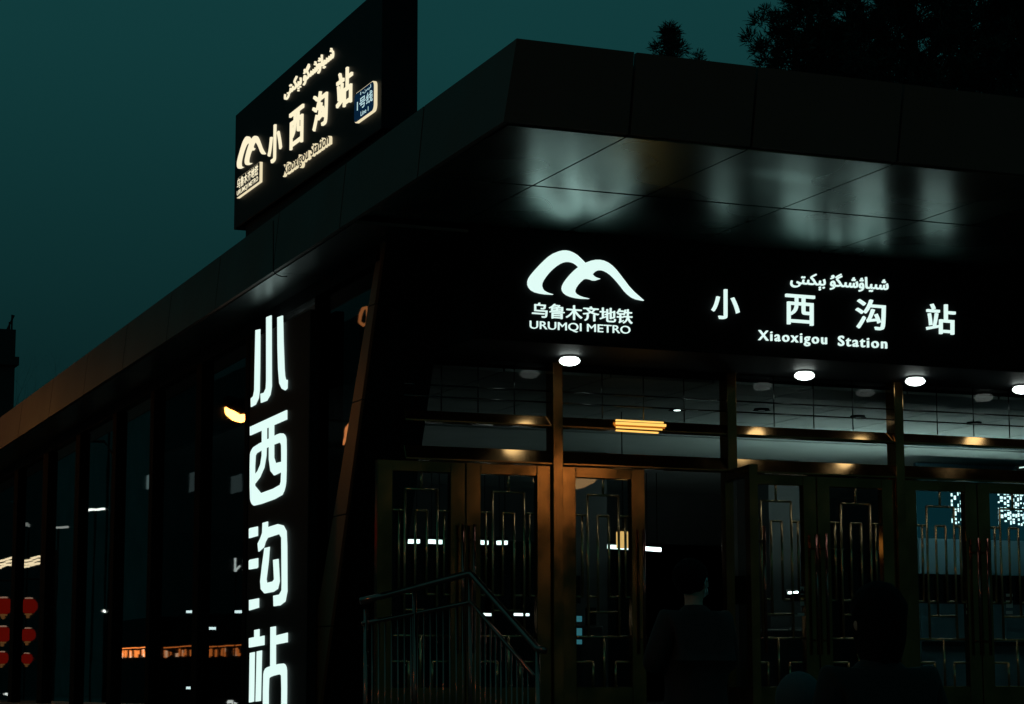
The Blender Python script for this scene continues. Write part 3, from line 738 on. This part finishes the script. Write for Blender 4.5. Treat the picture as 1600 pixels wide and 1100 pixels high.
M_LANT = glow('lantern_red', (1.0, .03, .010), .26); M_LANT_G = glow('lantern_gold', (1, .42, .12), .3); M_LANT_C = glow('lantern_cap', (1, .6, .4), .7)
def lantern(c, r, lab):
    t = thing('red_lantern', c, lab, 'lantern', 'red lanterns on the street')
    prof = [(r * .38, -r * .78)] + [(r * math.cos(R_(a)), r * .86 * math.sin(R_(a))) for a in range(-64, 65, 16)] + [(r * .38, r * .78)]
    b = MB(); b.lathe(c, prof, 28)
    b.build('lantern_body', M_LANT, t, smooth=True)
    b = MB(); b.lathe(c, [(r * .42, r * .78), (r * .42, r * .92), (r * .2, r * .95)], 20); b.build('lantern_cap', M_LANT_C, t)
    b = MB(); b.lathe(c, [(r * .40, -r * .96), (r * .42, -r * .80)], 20); b.lathe(c, [(r * .16, -r * 1.30), (r * .24, -r * .98)], 16); b.build('tassel', M_LANT_G, t)
for col_, (px, ys_, rs_) in enumerate(((6, (947, 991, 1028), (15, 14, 11)), (49, (947, 992, 1029), (14, 12, 9.5)))):
    ps = [mir(px, y, 10.2) for y in ys_]
    dist = (ps[0] - mir(px, 1000, 0.001)).length + (mir(px, 1000, .001) - CAM).length
    t = thing('lantern_pole', (ps[0].x - .9, ps[0].y, 0), ('nearer' if col_ else 'farther') + ' pole with three red lanterns under a lit crossbar', 'pole', 'lantern poles')
    b = MB(); top = ps[0].z + 1.1
    b.tube([(ps[0].x - .9, ps[0].y, 0), (ps[0].x - .9, ps[0].y, top + 1.2)], .06, 10); b.tube([(ps[0].x - .9, ps[0].y, top), (ps[0].x + .2, ps[0].y, top)], .03, 8); b.build('pole', M_DARK, t)
    for k_, (p, r) in enumerate(zip(ps, rs_)):
        lantern(Vector((ps[0].x, ps[0].y, p.z)), r / FOC * dist, ('topmost', 'middle', 'lowest')[k_] + ' red lantern on the ' + ('nearer' if col_ else 'farther') + ' lantern pole')
    q = mir(px, 880, 10.2); w = mir(px + 17, 880, 10.2) - q
    b = MB(); rd = random.Random(col_ + 4)
    for row in range(3):
        y_ = -1.0
        while y_ < 1.0:
            l_ = rd.uniform(.12, .4); yy_ = q.y + abs(w.y) * y_; zz_ = q.z + (row - 1) * .13 + rd.uniform(-.03, .03)
            b.box(q.x - .05, q.x + .05, yy_, yy_ + abs(w.y) * l_, zz_ - .035, zz_ + .035); y_ += l_ + rd.uniform(.05, .15)
    b.build('festoon_bulbs', glow('festoon', (1, .82, .5), 3.5), t)
p = mir(519, 832, 6.0); lantern(p, .36, 'red lantern reflected beside the leaning bronze edge')
b = MB(); b.tube([(p.x, p.y, p.z + .34), (p.x, p.y, p.z + 1.4), (p.x - .6, p.y, p.z + 1.5), (p.x - .8, p.y, p.z + .9), (p.x - .8, p.y, 0)], .035, 8)
tag(b.build('lantern_hook', M_DARK), 'slim hooked post carrying a single red lantern', 'post')

# lit shopfronts across the road
def shop(x0px, x1px, ytop, ybot, D, lab, seed):
    a, c = mir(x0px, ybot, D), mir(x1px, ybot, D); y0, y1 = sorted((a.y, c.y)); X = a.x
    rd = random.Random(seed)
    f = lambda px, py: mir(px, py, D)
    zt_, zb_ = f((x0px + x1px) / 2, ytop).z, f((x0px + x1px) / 2, ybot).z
    t = thing('shopfront', (X, (y0 + y1) / 2, 0), lab, 'shopfront', 'lit shopfronts across the road')
    b = MB(); b.box(X - 8, X - .1, y0 - 2, y1 + 2, 0, zt_ + 2.2); b.build('wall', M_BLACK, t)
    b = MB(); b.box(X - .1, X, y0, y1, zb_ - .1, zt_ + .1); b.build('signboard', mat('signboard_dark', (.02, .01, .008), .6), t)
    b = MB(); b2 = MB(); y = y0; H = zt_ - zb_
    while y < y1 - .3:
        w = rd.uniform(.8, 3.2)
        n_ = rd.randint(3, 7)
        for _ in range(n_):
            yy_ = y + rd.uniform(0, w); hh_ = rd.uniform(.25, .75) * H; z_ = zb_ + rd.uniform(0, .78 * H - hh_) if hh_ < .78 * H else zb_
            (b if rd.random() < .75 else b2).box(X + .002, X + .04 + rd.uniform(0, .02), yy_, yy_ + rd.uniform(.12, .5), z_, z_ + hh_)
        y += w + rd.uniform(.3, 2.5)
    y = y0
    while y < y1 - .3:
        w = rd.uniform(2, 5); b.box(X + .002, X + .05, y, min(y + w, y1), zt_ - .1 * H, zt_); y += w + rd.uniform(.1, .5)
    b.build('sign_glow', glow('shop_orange', (1, .26, .05), 1.7), t); b2.build('sign_highlight', glow('shop_pale', (1, .6, .36), 2.2), t)
shop(176, 236, 1012, 1028, 34, 'farthest orange lit shopfront across the road', 5)
shop(243, 305, 1010, 1027, 34.5, 'middle orange lit shopfront across the road', 8)
shop(313, 386, 1009, 1027, 35, 'nearest orange lit shopfront across the road', 11)
# flats with a few dim windows
p = mir(300, 750, 70)
FB = thing('apartment_block', (p.x - 6, p.y, 0), 'dark apartment block across the road with a few dim lit windows', 'building')
b = MB(); b.box(p.x - 14, p.x, p.y - 70, p.y + 60, 0, p.z + 12); b.build('wall', mat('block_wall', (.15, .155, .155), .8, 0, .2, .2), FB)
b = MB(); b.box(p.x - 20, p.x - 2, p.y + 61, p.y + 520, 0, p.z + 40); b.build('rear_wing', MATS['block_wall'], FB)
for px, w_, y0, y1 in ((300, 9, 737, 770), (377, 17, 740, 772), (234, 5, 742, 765)):
    a, c = mir(px - w_ / 2, y1, 70), mir(px + w_ / 2, y0, 70)
    b = MB(); b.box(p.x + .01, p.x + .06, min(a.y, c.y), max(a.y, c.y), min(a.z, c.z), max(a.z, c.z)); b.build('window', glow('dim_window', (.55, .85, .85), .16), FB)
# small white lights along the street
for px, py, w, h, s_, l in ((150, 797, 34, 3, 2.2, 'thin white lit sign edge seen in the fourth side pane'), (88, 825, 34, 3, .35, 'dim white lit strip seen in the third side pane'),
                            (172, 667, 5, 4, 4, 'small white lamp highest in the narrow side panes'), (136, 688, 7, 2.2, 2.5, 'short white lamp below the side roof edge'), (167, 955, 2.5, 2.5, 3, 'tiny white lamp low in the fourth side pane'),
                            (11, 1085, 7, 2.5, 3, 'small white lamp at the lower left corner'), (47, 820, 5, 4, .5, 'faint round lamp above the lanterns'), (367, 1098, 12, 4, 3, 'small warm lamp at the foot of the vertical sign')):
    p = mir(px, py, 12); a, c = mir(px - w / 2, py, 12), mir(px + w / 2, py, 12); hh_ = h / FOC * ((p - CAM).length)
    t = thing('street_light_sign', p, l, 'light', 'small lights along the street')
    b = MB(); b.loft([[(p.x - .05, y_, p.z + zz_ - hh_ / 2), (p.x + .02, y_, p.z + zz_ - hh_ / 2), (p.x + .02, y_, p.z + zz_ + hh_ / 2), (p.x - .05, y_, p.z + zz_ + hh_ / 2)]
                      for y_, zz_ in [(a.y + (c.y - a.y) * q, (.5 - q) * hh_ * (1.5 if w > 20 else .2) + hh_ * .5 * math.sin(q * 5)) for q in (0, .2, .45, .7, 1)]])
    b.build('lit_face', glow('street_white_%g' % s_, (.9, 1, .92) if px != 367 else (1, .8, .4), s_), t)
    b = MB(); b.tube([(p.x - .08, p.y, 0), (p.x - .08, p.y, p.z + .1)], .04, 8); b.build('post', M_DARK, t)
# glowing loops added to imitate distorted lamp glints by the bronze edge
for px, pts, l, s_ in ((570, [(562, 503), (563, 492), (567, 482), (572, 480), (574, 492), (573, 505), (567, 508)], 'added closed orange loop imitating a lamp glint high beside the leaning edge', .5),
                       (543, [(536, 694), (540, 684), (541, 670), (545, 664), (549, 670), (551, 682)], 'added open orange hook imitating a lamp glint beside the leaning edge', 1.3)):
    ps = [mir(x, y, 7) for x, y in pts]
    o = MB(); o.tube(ps + ([ps[0]] if len(pts) == 7 else []), .03, 8); o = o.build('glint_loop', glow('glint_orange_%g' % s_, (1, .34, .10), s_ * 3), None, smooth=True); tag(o, l, 'neon light', 'added glint loops')
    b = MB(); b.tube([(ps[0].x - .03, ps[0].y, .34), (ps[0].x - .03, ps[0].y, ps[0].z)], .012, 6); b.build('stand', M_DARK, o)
for pts, l in ([[(371, 872), (371, 892), (378, 885), (372, 892)], 'bent white tube reflected left of the third character'], [[(386, 872), (386, 893)], 'upright white tube reflected close to the third character']):
    ps = [mir(x, y, 7) for x, y in pts]
    o = MB(); o.tube(ps, .026, 8); o = o.build('neon_tube', glow('neon_white', (.85, 1, .95), 2.2), None); tag(o, l, 'neon light', 'white neon tubes')
    b = MB(); b.tube([(ps[0].x - .03, ps[0].y, 0), (ps[0].x - .03, ps[0].y, ps[0].z)], .012, 6); b.build('stand', M_DARK, o)

# loose cable on the fascia
ps = [onX(x, y, XC - .02) for x, y in ((427, 345), (427, 423), (432, 429), (440, 432), (448, 432))]
b = MB(); b.tube(ps, .006, 6); tag(b.build('cable', M_SEAM), 'thin black cable sagging from a joint of the side roof edge', 'cable')

# ------------------------------------------------------------------ background: tall building, bare tree, pines
BB = thing('tower_block', onY(10, 1060, 80), 'dark stepped tower block beyond the roof at the left edge', 'building')
q0, q1 = onY(-260, 1060, 80), onY(25, 515, 80)
b = MB(); b.box(q0.x, q1.x, 80, 95, 0, q1.z); b.build('wall', mat('tower_wall', (.02, .02, .022), .8, 0, .2, .3), BB)
u1 = onY(3.5, 420, 80); b = MB(); b.box(q0.x, u1.x, 83, 93, q1.z - .005, u1.z); b.build('upper_wall', MATS['tower_wall'], BB)
b = MB(); b.box(q0.x - .1, q1.x + .12, 79.85, 95, q1.z - 1.3, q1.z - 1.0); b.build('cornice', MATS['tower_wall'], BB)
for px in (9, 15, 19):
    p = onY(px, 492 if px != 15 else 503, 81); b = MB(); b.tube([(p.x, 81, q1.z - .01), (p.x + (.3 if px == 9 else 0), 81, p.z)], .035, 6); b.build('antenna', M_BLACK, BB)
M_BARK = mat('bark', (.030, .024, .020), .9, 0, .3, 6)
def bare_tree(base, h, lab, seed):
    rd = random.Random(seed); t = thing('bare_tree', base, lab, 'tree', 'bare trees beyond the roof edge')
    b = MB(); tw = MB()
    def grow(p, d, l, r, n):
        pts = [p]; rr = [r]; q = p; dd = d.copy()
        for k_ in range(4):
            dd = (dd + Vector((rd.uniform(-.18, .18), rd.uniform(-.18, .18), rd.uniform(-.03, .14)))).normalized(); q = q + dd * l / 4; pts.append(q); rr.append(r * (1 - .12 * (k_ + 1)))
        (b if n > 2 else tw).tube(pts, rr, 6 if n > 2 else 4)
        if n == 0: return
        for _ in range(3 if n > 1 else 4):
            k_ = rd.choice((2, 3, 4)); nd = (dd + Vector((rd.uniform(-.8, .8), rd.uniform(-.8, .8), rd.uniform(-.1, .6)))).normalized()
            grow(pts[k_], nd, l * rd.uniform(.55, .8), rr[k_] * .62, n - 1)
    grow(Vector(base), Vector((0, 0, 1)), h * .36, .16, 5)
    b.build('trunk', M_BARK, t); tw.build('twigs', M_BARK, t)
p = onY(55, 1060, 62); bare_tree((p.x, 62, 0), 12.5, 'bare branched tree beyond the low end of the roof', 3)
p = onY(96, 1060, 66); bare_tree((p.x, 66, 0), 11.6, 'second bare tree, lower, right of the tower block', 9)

M_NEED = mat('pine_needles', (.018, .030, .022), .8, 0, .4, 2.0)
def pine(base, H, spread, lab, seed, dens=1.0, bottom=.25):
    rd = random.Random(seed); t = thing('pine_tree', base, lab, 'pine tree', 'dark pines behind the station')
    x, y, z = base; tr = MB(); cr = MB()
    lean = rd.uniform(-.3, .3)
    ax = lambda s: Vector((x + lean * s * s, y, z + H * s))
    tr.tube([ax(s) for s in (0, .25, .5, .75, .9, 1)], [.022 * H, .017 * H, .012 * H, .007 * H, .004 * H, .012], 8)
    def tuft(c, d, R):
        for _ in range(int(44 * dens)):
            v = Vector((rd.gauss(0, 1), rd.gauss(0, 1), rd.gauss(0, 1))).normalized() + d * .7; v.normalize()
            L_ = R * rd.uniform(.4, .75); s = v.cross(Vector((rd.gauss(0, 1), rd.gauss(0, 1), rd.gauss(0, 1)))).normalized() * R * .06
            o = c + v * R * rd.uniform(.05, .55) + Vector((rd.uniform(-.3, .3), rd.uniform(-.3, .3), rd.uniform(-.3, .3))) * R
            cr.b.faces.new([cr.b.verts.new(q) for q in (o - s, o + s, o + v * L_ + s * .4, o + v * L_ - s * .4)])
    s = bottom
    while s < .985:
        f = (1 - s) / (1 - bottom)
        L0 = spread * (f ** .75) * rd.uniform(.6, 1.1) + .15
        n_ = rd.randint(4, 6) if s < .9 else 3
        a0 = rd.uniform(0, 6.28)
        for k_ in range(n_):
            if rd.random() < .12: continue
            a = a0 + 6.28 * k_ / n_ + rd.uniform(-.4, .4); L_ = L0 * rd.uniform(.55, 1.15); up = .15 + .75 * s * rd.uniform(.6, 1.2)
            p0 = ax(s); d = Vector((math.cos(a), math.sin(a), up - .25)).normalized()
            pts = [p0 + d * L_ * q + Vector((0, 0, .22 * L_ * q * q * up)) for q in (0, .33, .66, 1)]
            tr.tube(pts, [.012 * L_ + .012, .009 * L_ + .01, .012, .006], 5)
            q = .28
            while q <= 1.0:
                c = p0 + d * L_ * q + Vector((0, 0, .22 * L_ * q * q * up))
                for _ in range(2):
                    w = .34 * L_ * (1.15 - q)
                    cc = c + Vector((rd.uniform(-w, w), rd.uniform(-w, w), rd.uniform(-.05, .35) * w + .06)); tuft(cc, (d + Vector((0, 0, .6))).normalized(), rd.uniform(.22, .34))
                q += .30 / max(L_, .3)
        s += .34 / H * rd.uniform(.8, 1.3)
    for q in (0, .12, .25, .4, .55): tuft(ax(1) - Vector((0, 0, q)), Vector((0, 0, .8)), .24 + .2 * q)
    tr.build('trunk', M_BARK, t); cr.build('crown', M_NEED, t)
def pine_at(px, ytip, Y, spread, lab, seed, dens=1.0, bottom=.35):
    p = onY(px, ytip, Y); pine((p.x, Y, 0), p.z, spread, lab, seed, dens, bottom)
pine_at(1034, 42, 56, 1.35, 'small pine tip standing alone above the canopy edge', 2, 1.4, .75)
pine_at(1089, 86, 60, .8, 'smallest pine tip just above the canopy edge', 5, 1, .8)
pine_at(1262, -120, 52, 3.6, 'broad ragged pine with gaps between its clumps', 12, 1.2, .6)
pine_at(1330, -150, 58, 3.6, 'tall pine behind the ragged one, merging into the dark mass', 21, .9, .6)
pine_at(1425, -230, 50, 3.6, 'tallest dense pine right of the ragged pine', 31, 1.2, .55)
pine_at(1500, -260, 54, 3.8, 'dense pine between the tallest one and the right edge', 41, 1.2, .55)
pine_at(1590, -240, 50, 3.6, 'dense pine cut by the right edge of the photo', 51, 1.2, .55)

# ------------------------------------------------------------------ people waiting in front of the doors
M_SKIN = mat('skin', (.42, .26, .19), .55); M_HAIR = mat('hair_black', (.004, .003, .003), .8, spec=.08)
def skin_mesh(name, m, parent, verts, edges, sub=2):
    me = bpy.data.meshes.new(name); bm = bmesh.new(); ly = bm.verts.layers.skin.verify(); vs = []
    for i, (p, r) in enumerate(verts):
        v = bm.verts.new(p); rr = r if isinstance(r, tuple) else (r, r); v[ly].radius = rr; v[ly].use_root = (i == 0); vs.append(v)
    for a, c in edges: bm.edges.new((vs[a], vs[c]))
    bm.to_mesh(me); bm.free(); me.materials.append(m)
    o = bpy.data.objects.new(name, me); COL.objects.link(o); o.parent = parent
    k_ = o.modifiers.new('skin', 'SKIN'); k_.use_smooth_shade = True
    u = o.modifiers.new('sub', 'SUBSURF'); u.levels = u.render_levels = sub
    return o
def person(loc, H, yaw, jacket, trousers, lab, hyaw=0, arms='down', hood=False, mask=False, hair_long=False):
    t = thing('person', loc, lab, 'person'); t.rotation_euler.z = yaw; t.scale = (H / 1.75,) * 3
    V, E_ = [], []
    def add(p, r, par=None):
        V.append((p, r)); i = len(V) - 1
        if par is not None: E_.append((par, i))
        return i
    pel = add((0, 0, .95), (.145, .11)); sp1 = add((0, .0, 1.12), (.135, .10), pel); ch = add((0, -.01, 1.32), (.165, .115), sp1); nb = add((0, 0, 1.46), .075, ch); nk = add((0, .015, 1.52), .052, nb)
    ch_, sh_ = math.cos(hyaw), math.sin(hyaw)
    hd = lambda x, y, z: (x * ch_ - y * sh_, x * sh_ + y * ch_ + .02, z)
    h1 = add(hd(0, .02, 1.585), (.062, .075), nk); h2 = add(hd(0, 0, 1.65), (.076, .095), h1); h3 = add(hd(0, -.005, 1.72), (.058, .07), h2)
    ns = add(hd(0, .095, 1.632), .016, h2)
    hands = []
    for s in (-1, 1):
        sh = add((s * .175, 0, 1.42), .062, ch)
        if arms == 'down': el, wr = (s * .235, -.02, 1.14), (s * .235, .09, .90)
        else: el, wr = (s * .25, .04, 1.16), (s * .12, .27, 1.22)
        e_ = add(el, .046, sh); w_ = add(wr, .030, e_)
        dv = (Vector(wr) - Vector(el)).normalized(); pm = Vector(wr) + dv * .06; pi_ = add(tuple(pm), (.036, .018), w_)
        hands.append((pm, dv, s))
        side = Vector((0, 1, 0)) if arms == 'down' else Vector((0, 0, 1)); side = (side - dv * side.dot(dv)).normalized(); inn = dv.cross(side) * s
        for k_, ln in enumerate((.066, .076, .072, .055)):
            b0 = pm + dv * .035 + side * (.027 - .018 * k_); b1 = b0 + dv * ln * .5 + inn * .006; b2 = b1 + dv * ln * .38 + inn * .022
            i1 = add(tuple(b0), .0088, pi_); i2 = add(tuple(b1), .0082, i1); add(tuple(b2), .0072, i2)
        tb = pm - dv * .015 + side * .03; i1 = add(tuple(tb), .011, pi_); add(tuple(tb + side * .028 + dv * .03 + inn * .008), .009, i1)
    for s in (-1, 1):
        hp = add((s * .095, 0, .88), .088, pel); kn = add((s * .10, .012, .50), .058, hp); an = add((s * .105, -.015, .09), .036, kn); add((s * .115, .12, .045), (.042, .032), an)
    skin_mesh('body', M_SKIN, t, V, E_)
    # jacket, trousers, shoes follow the body
    j, je = [], []
    def ja(p, r, par=None):
        j.append((p, r)); i = len(j) - 1
        if par is not None: je.append((par, i))
        return i
    a = ja((0, 0, 1.02), (.195, .155)); c = ja((0, -.005, 1.18), (.19, .15), a); d = ja((0, -.01, 1.34), (.205, .15), c); e_ = ja((0, .0, 1.455), (.105, .10), d); ja((0, -.005, 1.53), (.085, .08), e_); ja((0, 0, .86), (.20, .16), a)
    for s in (-1, 1):
        q = ja((s * .185, 0, 1.415), .095, d)
        if arms == 'down': el, wr = (s * .25, -.02, 1.14), (s * .24, .085, .915)
        else: el, wr = (s * .265, .04, 1.15), (s * .135, .245, 1.215)
        w_ = ja(el, .075, q); ja(wr, .055, w_)
    skin_mesh('jacket', jacket, t, j, je)
    tv = [((0, 0, .92), (.16, .125))]; te = []
    for s in (-1, 1):
        n0 = len(tv); tv += [((s * .098, 0, .80), .105), ((s * .102, .012, .50), .078), ((s * .107, -.012, .13), .062)]; te += [(0, n0), (n0, n0 + 1), (n0 + 1, n0 + 2)]
    skin_mesh('trousers', trousers, t, tv, te)
    for s in (-1, 1): skin_mesh('shoe', M_BLACK, t, [((s * .106, -.05, .055), (.048, .05)), ((s * .11, .06, .05), (.05, .046)), ((s * .118, .16, .04), (.045, .034))], [(0, 1), (1, 2)])
    # head details
    def blob(name, m, c, r, par=t):
        b = MB(); bmesh.ops.create_icosphere(b.b, subdivisions=3, radius=1, matrix=Matrix.Translation(hd(*c)) @ Matrix.Rotation(hyaw, 4, 'Z') @ Matrix.Diagonal((*r, 1)))
        o = b.build(name, m, None, smooth=True); o.parent = par; return o
    for s in (-1, 1):
        blob('eye', mat('eye_dark', (.02, .015, .012), .3), (s * .031, .088, 1.66), (.012, .008, .008)); blob('ear', M_SKIN, (s * .084, -.005, 1.645), (.014, .024, .034))
    blob('mouth', mat('lips', (.30, .12, .10), .5), (0, .088, 1.595), (.024, .008, .006))
    if not hood:
        b = MB(); bmesh.ops.create_icosphere(b.b, subdivisions=4, radius=1, matrix=Matrix.Translation(hd(0, -.026, 1.685)) @ Matrix.Rotation(hyaw, 4, 'Z') @ Matrix.Diagonal((.103, .116, .108 if not hair_long else .12, 1)))
        for v in b.b.verts:
            n = math.sin(v.co.x * 90) * math.sin(v.co.y * 80 + v.co.z * 70) * .004; v.co += (v.co - Vector(hd(0, -.026, 1.685))).normalized() * n
            if hair_long and v.co.z < 1.66: v.co.z -= (1.66 - v.co.z) * 1.6
        b.build('hair', M_HAIR, None, smooth=True).parent = t
    else:
        blob('hood', jacket, (0, -.03, 1.665), (.125, .135, .15))
    if mask:
        blob('face_mask', mat('mask_white', (.75, .8, .78), .8), (0, .052, 1.60), (.068, .058, .05))
        for s in (-1, 1):
            b = MB(); b.tube([hd(s * .060, .075, 1.625), hd(s * .085, .03, 1.645), hd(s * .103, -.01, 1.672), hd(s * .104, -.03, 1.645), hd(s * .085, .02, 1.60), hd(s * .062, .07, 1.58)], .0045, 6)
            b.build('ear_loop', MATS['mask_white'], None, smooth=True).parent = t
    return t
def ground_at(px, Y, z): p = onY(px, 1000, Y); return (p.x, Y, z)
person(ground_at(1086, 12.6, .34), 1.86, R_(4), mat('jacket_maroon', (.026, .009, .009), .8, 0, .2, 8), mat('trousers_black', (.01, .01, .012), .8),
       'person in dark maroon jacket seen from behind, wearing a white face mask', R_(-62), 'phone', mask=True)
person(ground_at(1372, 7.6, 0), 1.80, R_(-6), mat('coat_black', (.002, .002, .002), .85), MATS['trousers_black'], 'tall person in black coat standing with their back turned', R_(10), 'down', hair_long=True)
person(ground_at(1245, 8.8, 0), 1.46, R_(8), mat('jacket_pale_blue', (.030, .052, .060), .8, 0, .15, 9), MATS['trousers_black'], 'shorter person in pale blue hooded jacket beside the black coat', 0, 'down', hood=True)
